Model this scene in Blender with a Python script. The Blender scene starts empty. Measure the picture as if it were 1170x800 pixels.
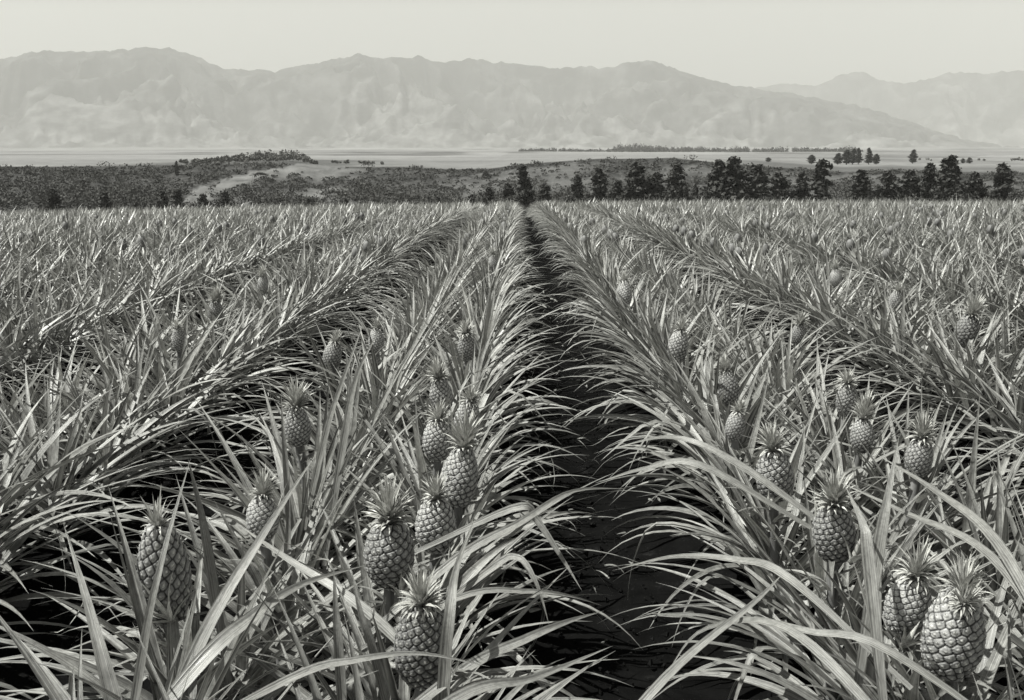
import bpy, math, random
import numpy as np
rnd = random.Random(7); rng = np.random.default_rng(11)
R = math.radians; PI = math.pi
scene = bpy.context.scene
COL = scene.collection

# ------------------------------------------------------------------ camera
CZ = 1.75; F = 1165.0; PITCH = math.atan(235/F); YAW = math.atan(7/F)
cam_d = bpy.data.cameras.new('camera'); cam = bpy.data.objects.new('camera', cam_d); COL.objects.link(cam)
cam.location = (0, 0, CZ); cam.rotation_euler = (PI/2 - PITCH, 0, YAW)
cam_d.sensor_width = 36; cam_d.lens = 36*F/1170; cam_d.clip_end = 40000; cam_d.clip_start = 0.05
scene.camera = cam
cp, sp_ = math.cos(PITCH), math.sin(PITCH); cy, sy = math.cos(YAW), math.sin(YAW)
def ray(px, py):
    u = (px-585)/F; v = (400-py)/F
    x, y, z = u, cp + v*sp_, -sp_ + v*cp
    return np.array([x*cy - y*sy, x*sy + y*cy, z])
def at_d(px, py, d):                 # point at horizontal distance d
    r = ray(px, py); return np.array([0, 0, CZ]) + r*(d/math.hypot(r[0], r[1]))
def at_z(px, py, z):
    r = ray(px, py); return np.array([0, 0, CZ]) + r*((z-CZ)/r[2])
def project(P):                      # -> px, py, depth
    P = np.asarray(P, float); x = P[..., 0]*cy + P[..., 1]*sy; y = -P[..., 0]*sy + P[..., 1]*cy; z = P[..., 2]-CZ
    dep = y*cp - z*sp_; up = y*sp_ + z*cp
    dep = np.where(np.abs(dep) < 1e-3, 1e-3, dep)
    return 585 + F*x/dep, 400 - F*up/dep, dep
def az_of(px): r = ray(px, 170); return math.atan2(r[0], r[1])

# ------------------------------------------------------------------ noise
def _h(ix, iy, s):
    n = (ix.astype(np.int64)*374761393 + iy.astype(np.int64)*668265263 + s*982451653) & 0xffffffff
    n = ((n ^ (n >> 13))*1274126177) & 0xffffffff
    n = n ^ (n >> 16)
    return (n & 0xffffff)/float(0xffffff)
def vnoise(x, y, s=0):
    x = np.asarray(x, float); y = np.asarray(y, float)
    ix = np.floor(x); iy = np.floor(y); fx = x-ix; fy = y-iy
    fx = fx*fx*(3-2*fx); fy = fy*fy*(3-2*fy)
    ix = ix.astype(np.int64); iy = iy.astype(np.int64)
    a = _h(ix, iy, s); b = _h(ix+1, iy, s); c = _h(ix, iy+1, s); d = _h(ix+1, iy+1, s)
    return (a*(1-fx)+b*fx)*(1-fy) + (c*(1-fx)+d*fx)*fy
def fbm(x, y, o=4, s=0):
    t = 0; a = .5; n = 0
    for i in range(o): t = t + a*vnoise(x*2**i, y*2**i, s+i*17); n += a; a *= .5
    return t/n
def smooth(a, b, x): t = np.clip((x-a)/(b-a), 0, 1); return t*t*(3-2*t)

# ------------------------------------------------------------------ materials
def mat(name):
    m = bpy.data.materials.new(name); m.use_nodes = True; nt = m.node_tree
    b = nt.nodes['Principled BSDF']; return m, nt, b
def nd(nt, t, **k):
    n = nt.nodes.new(t)
    for a, v in k.items(): setattr(n, a, v)
    return n
def mixv(nt, a, b, fac, mode='MIX'):
    m = nd(nt, 'ShaderNodeMix', data_type='RGBA', blend_type=mode)
    for si, v in ((0, fac), (6, a), (7, b)):
        sock = m.inputs[si]
        if hasattr(v, 'links'): nt.links.new(v, sock)
        elif isinstance(v, (int, float)) and si: sock.default_value = (v, v, v*.96, 1)
        else: sock.default_value = v
    return m.outputs[2]
def rampn(nt, src, stops):
    r = nd(nt, 'ShaderNodeValToRGB'); nt.links.new(src, r.inputs[0])
    e = r.color_ramp.elements
    while len(e) < len(stops): e.new(.5)
    for q, (p, v) in zip(e, stops): q.position = p; q.color = (v, v, v, 1)
    return r.outputs[0]
def noise_n(nt, vec, scale, detail=4, rough=.6):
    n = nd(nt, 'ShaderNodeTexNoise'); n.inputs['Scale'].default_value = scale
    n.inputs['Detail'].default_value = detail; n.inputs['Roughness'].default_value = rough
    if vec is not None: nt.links.new(vec, n.inputs['Vector'])
    return n.outputs[0]
def mapping(nt, src, scale):
    m = nd(nt, 'ShaderNodeMapping'); m.inputs['Scale'].default_value = scale; nt.links.new(src, m.inputs[0]); return m.outputs[0]
def bump(nt, b, h, strength, dist):
    n = nd(nt, 'ShaderNodeBump'); n.inputs['Strength'].default_value = strength; n.inputs['Distance'].default_value = dist
    nt.links.new(h, n.inputs['Height']); nt.links.new(n.outputs[0], b.inputs['Normal'])

def leaf_material(name, lo, hi, under, rough=.42, transl=.12):
    m, nt, b = mat(name)
    at = nd(nt, 'ShaderNodeAttribute', attribute_name='tone')
    uv = nd(nt, 'ShaderNodeUVMap')
    st = noise_n(nt, mapping(nt, uv.outputs[0], (13, .8, 1)), 1.0, 4, .7)
    st2 = noise_n(nt, mapping(nt, uv.outputs[0], (2.2, 22, 1)), 1.0, 5, .7)
    st3 = noise_n(nt, mapping(nt, uv.outputs[0], (.4, 3.1, 1)), 1.0, 2, .5)
    base = mixv(nt, lo, hi, at.outputs['Fac'])
    def dress(base):
        base = mixv(nt, base, rampn(nt, st, [(.34, .28), (.48, .8), (.64, 1.5)]), 1.0, 'MULTIPLY')
        base = mixv(nt, base, rampn(nt, st2, [(.32, .6), (.6, 1.15)]), 1.0, 'MULTIPLY')
        return mixv(nt, base, rampn(nt, st3, [(.3, .6), (.7, 1.35)]), 1.0, 'MULTIPLY')
    base = dress(base)
    sx = nd(nt, 'ShaderNodeSeparateXYZ'); nt.links.new(uv.outputs[0], sx.inputs[0])
    md = nd(nt, 'ShaderNodeMath', operation='MODULO'); nt.links.new(sx.outputs[0], md.inputs[0]); md.inputs[1].default_value = 2
    edge = rampn(nt, md.outputs[0], [(0, .8), (.07, .1), (.12, 0), (.42, .25), (.5, .4), (.58, .25), (.88, 0), (.93, .1), (1, .8)])
    base = mixv(nt, base, hi*1.25, edge)
    geo = nd(nt, 'ShaderNodeNewGeometry')
    base2 = mixv(nt, base, dress(under), geo.outputs['Backfacing'])
    nt.links.new(base2, b.inputs['Base Color'])
    nt.links.new(rampn(nt, st2, [(.3, rough-.08), (.7, rough+.2)]), b.inputs['Roughness']); b.inputs['Specular IOR Level'].default_value = .55
    bump(nt, b, st, .6, .004)
    if transl:
        tr = nd(nt, 'ShaderNodeBsdfTranslucent'); nt.links.new(base2, tr.inputs[0])
        mx = nd(nt, 'ShaderNodeMixShader'); mx.inputs[0].default_value = transl
        nt.links.new(b.outputs[0], mx.inputs[1]); nt.links.new(tr.outputs[0], mx.inputs[2])
        nt.links.new(mx.outputs[0], nt.nodes['Material Output'].inputs['Surface'])
    return m
M = {}
M['leaf'] = leaf_material('pineapple leaf', .018, .74, .18, .32, .05)
M['crown_leaf'] = leaf_material('fruit crown leaf', .2, .55, .5, .5)
M['dry_leaf'] = leaf_material('dry leaf', .05, .3, .2, .7, .05)
M['far_leaf'] = M['leaf']

m, nt, b = mat('pineapple rind'); M['rind'] = m
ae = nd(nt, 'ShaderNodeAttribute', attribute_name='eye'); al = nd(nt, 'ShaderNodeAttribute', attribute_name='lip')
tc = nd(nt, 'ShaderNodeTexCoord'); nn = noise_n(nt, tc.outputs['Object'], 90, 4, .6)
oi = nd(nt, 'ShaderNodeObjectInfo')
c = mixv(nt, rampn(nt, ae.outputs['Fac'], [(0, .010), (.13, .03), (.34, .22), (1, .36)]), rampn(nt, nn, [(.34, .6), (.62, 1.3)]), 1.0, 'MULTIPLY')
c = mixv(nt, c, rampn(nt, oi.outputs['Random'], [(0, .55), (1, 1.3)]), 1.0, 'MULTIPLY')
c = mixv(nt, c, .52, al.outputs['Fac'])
nt.links.new(c, b.inputs['Base Color']); b.inputs['Roughness'].default_value = .48; bump(nt, b, nn, .3, .002)

m, nt, b = mat('fruit stalk'); M['stalk'] = m
tc = nd(nt, 'ShaderNodeTexCoord'); nn = noise_n(nt, mapping(nt, tc.outputs['Object'], (60, 60, 9)), 1, 4)
nt.links.new(rampn(nt, nn, [(.3, .06), (.7, .2)]), b.inputs['Base Color']); b.inputs['Roughness'].default_value = .7

m, nt, b = mat('bark'); M['bark'] = m
tc = nd(nt, 'ShaderNodeTexCoord'); nn = noise_n(nt, mapping(nt, tc.outputs['Object'], (6, 6, 1)), 1, 5)
nt.links.new(rampn(nt, nn, [(.3, .03), (.7, .12)]), b.inputs['Base Color']); b.inputs['Roughness'].default_value = .9

def foliage(name, lo, hi):
    m, nt, b = mat(name)
    at = nd(nt, 'ShaderNodeAttribute', attribute_name='tone')
    nt.links.new(mixv(nt, lo, hi, at.outputs['Fac']), b.inputs['Base Color']); b.inputs['Roughness'].default_value = .75
    b.inputs['Specular IOR Level'].default_value = .2
    return m
M['conifer'] = foliage('tree foliage', .01, .06)
M['scrub'] = foliage('scrub foliage', .02, .10)

m, nt, b = mat('soil and hills'); M['ground'] = m
tc = nd(nt, 'ShaderNodeTexCoord')
cv = nd(nt, 'ShaderNodeAttribute', attribute_name='cover')      # 0 bare field soil ... 1 dry pasture ; second attribute: scrub
sc = nd(nt, 'ShaderNodeAttribute', attribute_name='scrub')
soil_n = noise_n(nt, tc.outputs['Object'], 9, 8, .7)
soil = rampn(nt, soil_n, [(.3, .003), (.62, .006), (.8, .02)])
n1 = noise_n(nt, mapping(nt, tc.outputs['Object'], (.12, .12, .12)), 1, 7, .7)
past = rampn(nt, n1, [(.3, .12), (.7, .23)])
n3 = noise_n(nt, mapping(nt, tc.outputs['Object'], (.0012, .006, .01)), 1, 5, .6)
past = mixv(nt, past, rampn(nt, n3, [(.3, .86), (.7, 1.1)]), 1.0, 'MULTIPLY')
n2 = noise_n(nt, mapping(nt, tc.outputs['Object'], (1., .6, 1.)), 1, 8, .8)
vo = nd(nt, 'ShaderNodeTexVoronoi'); nt.links.new(mapping(nt, tc.outputs['Object'], (.0045, .0022, .001)), vo.inputs['Vector']); vo.inputs['Scale'].default_value = 1
sv = nd(nt, 'ShaderNodeSeparateColor'); nt.links.new(vo.outputs['Color'], sv.inputs[0])
past = mixv(nt, past, rampn(nt, sv.outputs[0], [(0, .78), (1, 1.12)]), 1.0, 'MULTIPLY')
scr = rampn(nt, n2, [(.38, .012), (.54, .032), (.68, .11)])
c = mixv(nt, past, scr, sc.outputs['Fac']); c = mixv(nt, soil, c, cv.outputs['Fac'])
nt.links.new(c, b.inputs['Base Color']); b.inputs['Roughness'].default_value = 1; b.inputs['Specular IOR Level'].default_value = 0
bump(nt, b, soil_n, .5, .04)

m, nt, b = mat('mountain slopes'); M['mountain'] = m
tc = nd(nt, 'ShaderNodeTexCoord'); at = nd(nt, 'ShaderNodeAttribute', attribute_name='tone')
nn = noise_n(nt, mapping(nt, tc.outputs['Object'], (.009, .004, .014)), 1, 8, .75)
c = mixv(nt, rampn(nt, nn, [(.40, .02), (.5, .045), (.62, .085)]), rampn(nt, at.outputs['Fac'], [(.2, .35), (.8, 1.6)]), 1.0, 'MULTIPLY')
nt.links.new(c, b.inputs['Base Color']); b.inputs['Roughness'].default_value = 1; b.inputs['Specular IOR Level'].default_value = 0

m, nt, b = mat('soil clods'); M['clod'] = m
tc = nd(nt, 'ShaderNodeTexCoord'); nt.links.new(rampn(nt, noise_n(nt, tc.outputs['Object'], 14, 4, .7), [(.3, .003), (.7, .014)]), b.inputs['Base Color'])
b.inputs['Roughness'].default_value = 1; b.inputs['Specular IOR Level'].default_value = 0

# ------------------------------------------------------------------ mesh helpers
class Batch:
    def __init__(s): s.v = []; s.f = []; s.uv = []; s.t = []; s.mi = []; s.n = 0; s.extra = {}
    def add(s, v, f, uv=None, tone=0.5, mi=0, extra=None):
        v = np.asarray(v, np.float32).reshape(-1, 3); f = np.asarray(f, np.int64)
        s.v.append(v); s.f.append(f + s.n); s.n += len(v)
        s.uv.append(np.zeros((len(v), 2), np.float32) if uv is None else np.asarray(uv, np.float32).reshape(-1, 2))
        s.t.append(np.broadcast_to(np.asarray(tone, np.float32), (len(v),)).copy())
        s.mi.append(np.full(len(f), mi, np.int32))
        for k in extra or {}: s.extra.setdefault(k, []).append(np.asarray(extra[k], np.float32))
    def mesh(s, name, mats, smooth_=True):
        v = np.concatenate(s.v); fs = s.f; uv = np.concatenate(s.uv); t = np.concatenate(s.t); mi = np.concatenate(s.mi)
        me = bpy.data.meshes.new(name)
        lv = np.concatenate([a.ravel() for a in fs]); tot = np.concatenate([np.full(len(a), a.shape[1], np.int32) for a in fs])
        start = np.concatenate([[0], np.cumsum(tot)[:-1]]).astype(np.int32)
        me.vertices.add(len(v)); me.vertices.foreach_set('co', v.ravel())
        me.loops.add(len(lv)); me.loops.foreach_set('vertex_index', lv.astype(np.int32))
        me.polygons.add(len(tot)); me.polygons.foreach_set('loop_start', start); me.polygons.foreach_set('loop_total', tot)
        me.polygons.foreach_set('material_index', mi)
        me.polygons.foreach_set('use_smooth', np.full(len(tot), smooth_))
        u = me.uv_layers.new(name='UVMap'); u.data.foreach_set('uv', uv[lv].astype(np.float32).ravel())
        a = me.attributes.new('tone', 'FLOAT', 'POINT'); a.data.foreach_set('value', t)
        for k, l in s.extra.items():
            a = me.attributes.new(k, 'FLOAT', 'POINT'); a.data.foreach_set('value', np.concatenate(l))
        for mm in mats: me.materials.append(mm)
        me.update(calc_edges=True); me.validate()
        return me
def link(name, me, parent=None, loc=(0, 0, 0)):
    o = bpy.data.objects.new(name, me); COL.objects.link(o); o.location = loc
    if parent is not None: o.parent = parent
    return o
def props(o, label=None, cat=None, group=None, kind=None):
    for k, v in (('label', label), ('category', cat), ('group', group), ('kind', kind)):
        if v: o[k] = v
    return o

def norm(a): return a/np.maximum(np.linalg.norm(a, axis=-1, keepdims=True), 1e-9)
def strips(batch, C, S, w, ncr, ch, tone, mi=0):
    """C centres (N,k,3), S side unit vectors, w half widths (N,k)"""
    N, k, _ = C.shape
    T = norm(np.gradient(C, axis=1)); Nn = norm(np.cross(T, S))
    offs = {2: [-1, 1], 3: [-1, 0, 1], 5: [-1, -.55, 0, .55, 1]}[ncr]
    V = np.zeros((N, k, ncr, 3), np.float32); UV = np.zeros((N, k, ncr, 2), np.float32)
    ch = np.broadcast_to(np.asarray(ch, float), (N,))[:, None, None]
    for j, o in enumerate(offs):
        hgt = abs(o)**1.5
        V[:, :, j] = C + S*(w*o)[..., None] + Nn*(w[..., None]*hgt*ch)
        UV[:, :, j, 0] = (o+1)/2 + (np.arange(N)[:, None] % 211)*2
        UV[:, :, j, 1] = np.linspace(0, 1, k)[None, :] + (np.arange(N)[:, None]*1.7 % 30)
    idx = np.arange(N*k*ncr).reshape(N, k, ncr)
    f = np.stack([idx[:, :-1, :-1], idx[:, :-1, 1:], idx[:, 1:, 1:], idx[:, 1:, :-1]], -1).reshape(-1, 4)
    tn = np.broadcast_to(np.asarray(tone, float), (N,))
    batch.add(V, f, UV, np.repeat(tn, k*ncr), mi)

def curve_leaves(base, az, e0, L, droop, lat, kink, roll, n, p=1.35):
    s = np.linspace(0, 1, n+1)[None, :]
    el = e0[:, None] - droop[:, None]*s**p - kink[:, None]*smooth(.5, .62, s)
    a = az[:, None] + lat[:, None]*s
    T = np.stack([np.cos(el)*np.cos(a), np.cos(el)*np.sin(a), np.sin(el)], -1)
    mid = (T[:, 1:]+T[:, :-1])/2*(L[:, None, None]/n)
    C = np.concatenate([np.zeros_like(mid[:, :1]), np.cumsum(mid, 1)], 1) + base[:, None, :]
    S = np.stack([-np.sin(a), np.cos(a), np.zeros_like(a)], -1)
    U = np.cross(T, S); r = (roll[:, None]*np.linspace(.4, 1, n+1)[None, :])[..., None]
    S = S*np.cos(r) + U*np.sin(r)
    return C, S
def width_prof(W, n, p=1.7):
    s = np.linspace(0, 1, n+1)[None, :]
    return W[:, None]*.5*np.clip((1-s**p)*(1-.28*s), 0.01, 1)*(.8+.2*smooth(0, .2, s))

# hero fruits : px, py, width px, crown style, z, colour words
FR = [(187,655,62), (445,632,61), (483,735,66), (498,600,52), (525,545,44), (500,503,36), (534,478,33), (504,452,28), (534,396,22),
      (300,592,40), (340,487,33), (380,406,23), (430,389,19), (246,356,18), (205,388,20), (885,543,47), (953,608,51), (1037,692,50),
      (1090,722,72), (985,497,28), (968,457,28), (1050,523,31), (832,442,29), (775,395,24), (1023,345,18), (1105,378,27),
      (713,336,20), (955,317,14), (912,382,18), (840,487,24), (564,300,12), (300,326,13)]
def ground_z(x, y):
    x = np.asarray(x, float); y = np.asarray(y, float); r = np.hypot(x, y)
    z = -.021*np.maximum(y, 0)
    z = z - .0006*np.maximum(r-14, 0)**2*np.clip(1-(r-14)/600, .2, 1) + .0105*x*smooth(8, 35, r)*np.clip(60/np.maximum(np.abs(x), 60), 0, 1)
    return z
FC = []      # fruit centre, radius, half height, projected box
for i, (px, py, w) in enumerate(FR):
    z = .72
    for _ in range(4):
        P = at_z(px, py, z); z = .72 + float(ground_z(P[0], P[1]))
        if w < 30: z -= .05
    dep = project(P)[2]; rad = w*dep/F/2
    rad = min(max(rad, .046), .08)
    FC.append((P, rad))
def fruit_block(C, own=None):
    """True where a leaf (N,k,3) hides a hero fruit that the photograph shows"""
    px, py, dep = project(C); bad = np.zeros(len(C), bool)
    for i, (P, rad) in enumerate(FC):
        fx, fy, fd = project(P); a = rad*F/fd
        if a < 7: a *= 1.0
        if FR[i][2] < 30: e = ((px-fx)/(a*.8))**2 + ((py-fy+a*1.1)/(a*1.3))**2      # far fruits stay nested in the leaves
        else: e = ((px-fx)/(a*1.05))**2 + ((py-fy+a*.55)/(a*1.75))**2
        bad |= ((e < 1) & (dep < fd+.0) & (dep > 0)).any(1)
    return bad

def plant_leaves(batch, x, y, gz, side, n, nseg, ncr, scale=1., seed=0, hero=False, fruiting=False, cull=True, d=5., wmul=1., reach=0.):
    g = np.random.default_rng(seed)
    age = (np.arange(n)+.5)/n                       # 0 young inner ... 1 old outer
    az = (np.arange(n)*2.39996 + g.uniform(0, 6.28) + g.normal(0, .25, n)) % (2*PI)
    out = 0 if side > 0 else PI
    dlt = (az-out+PI) % (2*PI) - PI
    comb = np.clip(age*1.1, 0, 1)*.24
    dlt = dlt - comb*np.sin(2*dlt)*np.where(np.abs(dlt) < PI/2, 1.15, .8)
    az = out + dlt
    toward = np.cos(dlt)                            # 1 : hangs over the furrow
    e0 = R(67) - R(45)*age + g.normal(0, R(10), n)
    e0 = e0 + R(6)*np.clip(toward, 0, 1)*age
    L = (.36 + .38*np.sin(np.clip(age*1.25, 0, 1)*PI*.62) + g.normal(0, .06, n))*scale*(1-(.10-reach)*np.clip(toward, 0, 1)*age)
    droop = R(6) + R(36)*age + R(44)*np.clip(toward, 0, 1)*age + g.normal(0, R(11), n)
    kink = np.where((age > .35) & (g.random(n) < .10), g.uniform(R(50), R(100), n), 0)
    lat = g.normal(0, .16, n); roll = g.normal(0, .35, n)
    az = az + g.normal(0, .3)*(1-age)
    zb = (.10 + .34*(1-age))*scale
    rb = .03
    base = np.stack([x + rb*np.cos(az), y + rb*np.sin(az), gz + zb], -1)
    if fruiting:                                    # open centre: youngest leaves pushed aside
        e0 = np.minimum(e0, R(70)); L *= .93
    C, S = curve_leaves(base, az, e0, L, droop, lat, kink, roll, nseg)
    # keep tips out of the soil and off the lens
    ok = np.linalg.norm(C - np.array([0, 0, CZ]), axis=2).min(1) > .95
    gmin = gz + .03
    C[..., 2] = np.where(C[..., 2] < gmin, gmin + (C[..., 2]-gmin)*.05, C[..., 2])
    if cull:
        ok &= ~(fruit_block(C))
    W = g.uniform(.034, .055, n)*scale*wmul
    W = W*np.where(age < .15, .75, 1)
    tone = np.clip(g.normal(.5, .3, n), 0, 1)**1.9
    if ok.sum() == 0: return
    strips(batch, C[ok], S[ok], width_prof(W[ok], nseg), ncr, g.uniform(.25, .75, ok.sum()), tone[ok])

# ------------------------------------------------------------------ pineapple fruit meshes
def fruit_mesh(H, Rd, taper, N, seed, name):
    g = np.random.default_rng(seed)
    nu, nv = 150, 116
    t = np.linspace(0, 1, nv)
    def prof(t): return Rd*np.power(np.clip(np.sin(PI*(.045+.915*t)), 0, 1), .42)*(1-taper*t)*1.06
    r = prof(t); r[0] *= .55; r[-1] *= .5
    ph = np.linspace(0, 2*PI, nu, endpoint=False)
    X = np.stack([r[:, None]*np.cos(ph), r[:, None]*np.sin(ph), np.broadcast_to((t*H-H/2)[:, None], (nv, nu))], -1).reshape(-1, 3)
    tt = (np.arange(N)+.5)/N; te = .01+.98*tt
    pe = np.arange(N)*2.39996 + g.normal(0, .045, N); te = te + g.normal(0, .004, N)
    re = prof(te); E = np.stack([re*np.cos(pe), re*np.sin(pe), te*H-H/2], -1)
    sc = np.array([1, 1, 1.12])
    D = np.linalg.norm((X*sc)[:, None, :] - (E*sc)[None], axis=2)
    o = np.argsort(D, 1)[:, :2]; d1 = np.take_along_axis(D, o[:, :1], 1)[:, 0]; d2 = np.take_along_axis(D, o[:, 1:2], 1)[:, 0]
    spc = np.sqrt(2*PI*Rd*.85*H/N)
    e = np.clip((d2-d1)/(spc*.55), 0, 1)
    ei = o[:, 0]; dz = (X[:, 2]-E[ei, 2])/spc
    nrm = norm(X*np.array([1, 1, .35])); X = X*(1+.035*np.sin(np.arctan2(X[:, 1], X[:, 0])*2+seed)+.02*np.sin(np.arctan2(X[:, 1], X[:, 0])*3+X[:, 2]*30))[:, None]*np.array([1, 1, 0])+X*np.array([0, 0, 1])
    lip = np.exp(-((d1/spc)/.13)**2)                 # the dried bract point at the middle of each eye
    up = np.exp(-(((d1/spc)-.36)/.10)**2)*smooth(.05, .25, -dz)*.55*smooth(.1, .3, e)
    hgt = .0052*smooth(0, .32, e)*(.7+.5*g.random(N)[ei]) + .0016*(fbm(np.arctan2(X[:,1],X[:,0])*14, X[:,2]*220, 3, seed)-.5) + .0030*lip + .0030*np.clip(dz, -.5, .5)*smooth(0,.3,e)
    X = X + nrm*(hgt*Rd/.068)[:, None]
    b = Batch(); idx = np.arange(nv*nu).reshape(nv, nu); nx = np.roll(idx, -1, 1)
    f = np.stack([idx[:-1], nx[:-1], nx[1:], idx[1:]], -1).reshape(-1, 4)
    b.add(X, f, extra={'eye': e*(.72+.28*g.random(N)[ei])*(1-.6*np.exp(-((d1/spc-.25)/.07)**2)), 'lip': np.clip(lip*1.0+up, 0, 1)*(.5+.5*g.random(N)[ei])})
    b.add([[0, 0, H/2+.001]], np.zeros((0, 3), int), extra={'eye': [0], 'lip': [0]})
    top = idx[-1]; c0 = nv*nu
    b.f.append(np.stack([top, np.roll(top, -1), np.full(nu, c0)], -1)); b.mi.append(np.zeros(nu, np.int32))
    # the stiff dry bract that sticks out of every eye
    o3 = norm(E*np.array([1, 1, .35])); rot = np.stack([-np.sin(pe), np.cos(pe), 0*pe], -1)
    k_ = (np.abs(te-.5) < .47); E2 = (E + o3*.0055)[k_]; o4 = o3[k_]; r4 = rot[k_]; n_ = k_.sum(); ln = g.uniform(.005, .011, n_)[:, None]
    upv = np.array([0, 0, 1.])+g.normal(0, .25, (n_, 3))
    V = np.stack([E2-r4*.0028-upv*.002, E2+r4*.0028-upv*.002, E2+o4*ln*.55+upv*ln*.8], 1)
    b.add(V, np.arange(n_*3).reshape(-1, 3), None, np.repeat(g.uniform(.3, 1, n_), 3), 1, {'eye': np.zeros(n_*3), 'lip': np.zeros(n_*3)})
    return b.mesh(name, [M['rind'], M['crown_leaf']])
def crown_mesh(h, n, seed, name, spread=1.0):
    g = np.random.default_rng(seed); age = (np.arange(n)+.5)/n
    az = np.arange(n)*2.39996 + g.normal(0, .15, n)
    e0 = R(88) - R(72)*age*spread + g.normal(0, R(6), n)
    L = h*(1.0-.52*age)*g.uniform(.8, 1.15, n); dr = R(10)+R(60)*age*spread
    zb = .022*(1-age)*h/.1
    base = np.stack([.008*np.cos(az), .008*np.sin(az), zb], -1)
    C, S = curve_leaves(base, az, e0, L, dr, g.normal(0, .2, n), np.zeros(n), g.normal(0, .2, n), 5)
    b = Batch(); strips(b, C, S, width_prof(g.uniform(.012, .018, n)*h/.1, 5, 1.8), 3, .5, np.clip(g.normal(.55, .2, n), 0, 1))
    return b.mesh(name, [M['crown_leaf']])
FM = [fruit_mesh(.190, .0640, .20, 180, 1, 'fruit'), fruit_mesh(.185, .0640, .10, 166, 2, 'fruit'), fruit_mesh(.200, .0640, .26, 190, 3, 'fruit'), fruit_mesh(.180, .0640, .16, 158, 4, 'fruit')]
CM = [crown_mesh(.105, 90, 5, 'crown'), crown_mesh(.12, 90, 6, 'crown', .8), crown_mesh(.09, 84, 7, 'crown', 1.15), crown_mesh(.06, 42, 8, 'crown', 1.2)]
def tube(batch, pts, rad, k=8, tone=.5, mi=0):
    pts = np.asarray(pts, float); T = norm(np.gradient(pts, axis=0))
    A = norm(np.cross(T, np.array([.31, .95, .07]))); B = np.cross(T, A)
    ph = np.linspace(0, 2*PI, k, endpoint=False)
    V = pts[:, None] + (A[:, None]*np.cos(ph)[None, :, None] + B[:, None]*np.sin(ph)[None, :, None])*np.asarray(rad)[:, None, None]
    idx = np.arange(len(pts)*k).reshape(-1, k); nx = np.roll(idx, -1, 1)
    batch.add(V, np.stack([idx[:-1], nx[:-1], nx[1:], idx[1:]], -1).reshape(-1, 4), None, tone, mi)

def slip_mesh(seed, n=16, L0=.14):
    g = np.random.default_rng(seed); age = (np.arange(n)+.5)/n; az = np.arange(n)*2.39996
    C, S = curve_leaves(np.zeros((n, 3)), az, R(85)-R(50)*age, L0*g.uniform(.7, 1.2, n), R(10)+R(45)*age, g.normal(0, .2, n), np.zeros(n), g.normal(0, .2, n), 6)
    b = Batch(); strips(b, C, S, width_prof(g.uniform(.014, .02, n), 6, 1.8), 3, .5, g.uniform(.3, .9, n)); return b.mesh('slip', [M['leaf']])
SLIP = [slip_mesh(1), slip_mesh(2, 14, .11)]

# ------------------------------------------------------------------ which plants stand where
BW = 1.80; B0 = -.53; ROW = .26; STEP = .31
heroes = []
for i, (P, rad) in enumerate(FC):
    g = random.Random(100+i)
    k = round((P[0]-B0)/BW); side = 1 if P[0] > B0 + k*BW else -1
    heroes.append(dict(P=P, rad=rad, x=P[0]-side*.04, y=P[1]+g.uniform(.0, .05), side=side, k=k))
lattice = []
for k in range(-46, 47):
    for side in (-1, 1):
        y = .55 + rnd.uniform(0, STEP)
        if abs(B0+k*BW) > 8: y = max(y, (abs(B0+k*BW)-3)*1.35)
        while y < 82:
            x = B0 + k*BW + side*ROW + rnd.gauss(0, .03)
            yy = y + rnd.gauss(0, .035)
            if not any(h['k'] == k and h['side'] == side and abs(h['y']-yy) < .17 for h in heroes) and abs(x) < .62*yy+3.2:
                lattice.append((x, yy, side, k))
            if rnd.random() < .05 and y > 3: y += .22
            y += STEP*(1 if y < 40 else 1.25)
def inview(x, y):
    P = np.array([x, y, float(ground_z(x, y))+.75]); px, py, dep = project(P)
    return dep > .3 and -70*5/max(y, 1.2) < px < 1170+70*5/max(y, 1.2) and py < 1060
lattice.sort(key=lambda q: math.hypot(q[0], q[1]))
near = []; rest = []
for q in lattice:
    if len(near) < 300-len(heroes) and inview(q[0], q[1]): near.append(q)
    else: rest.append(q)

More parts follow.
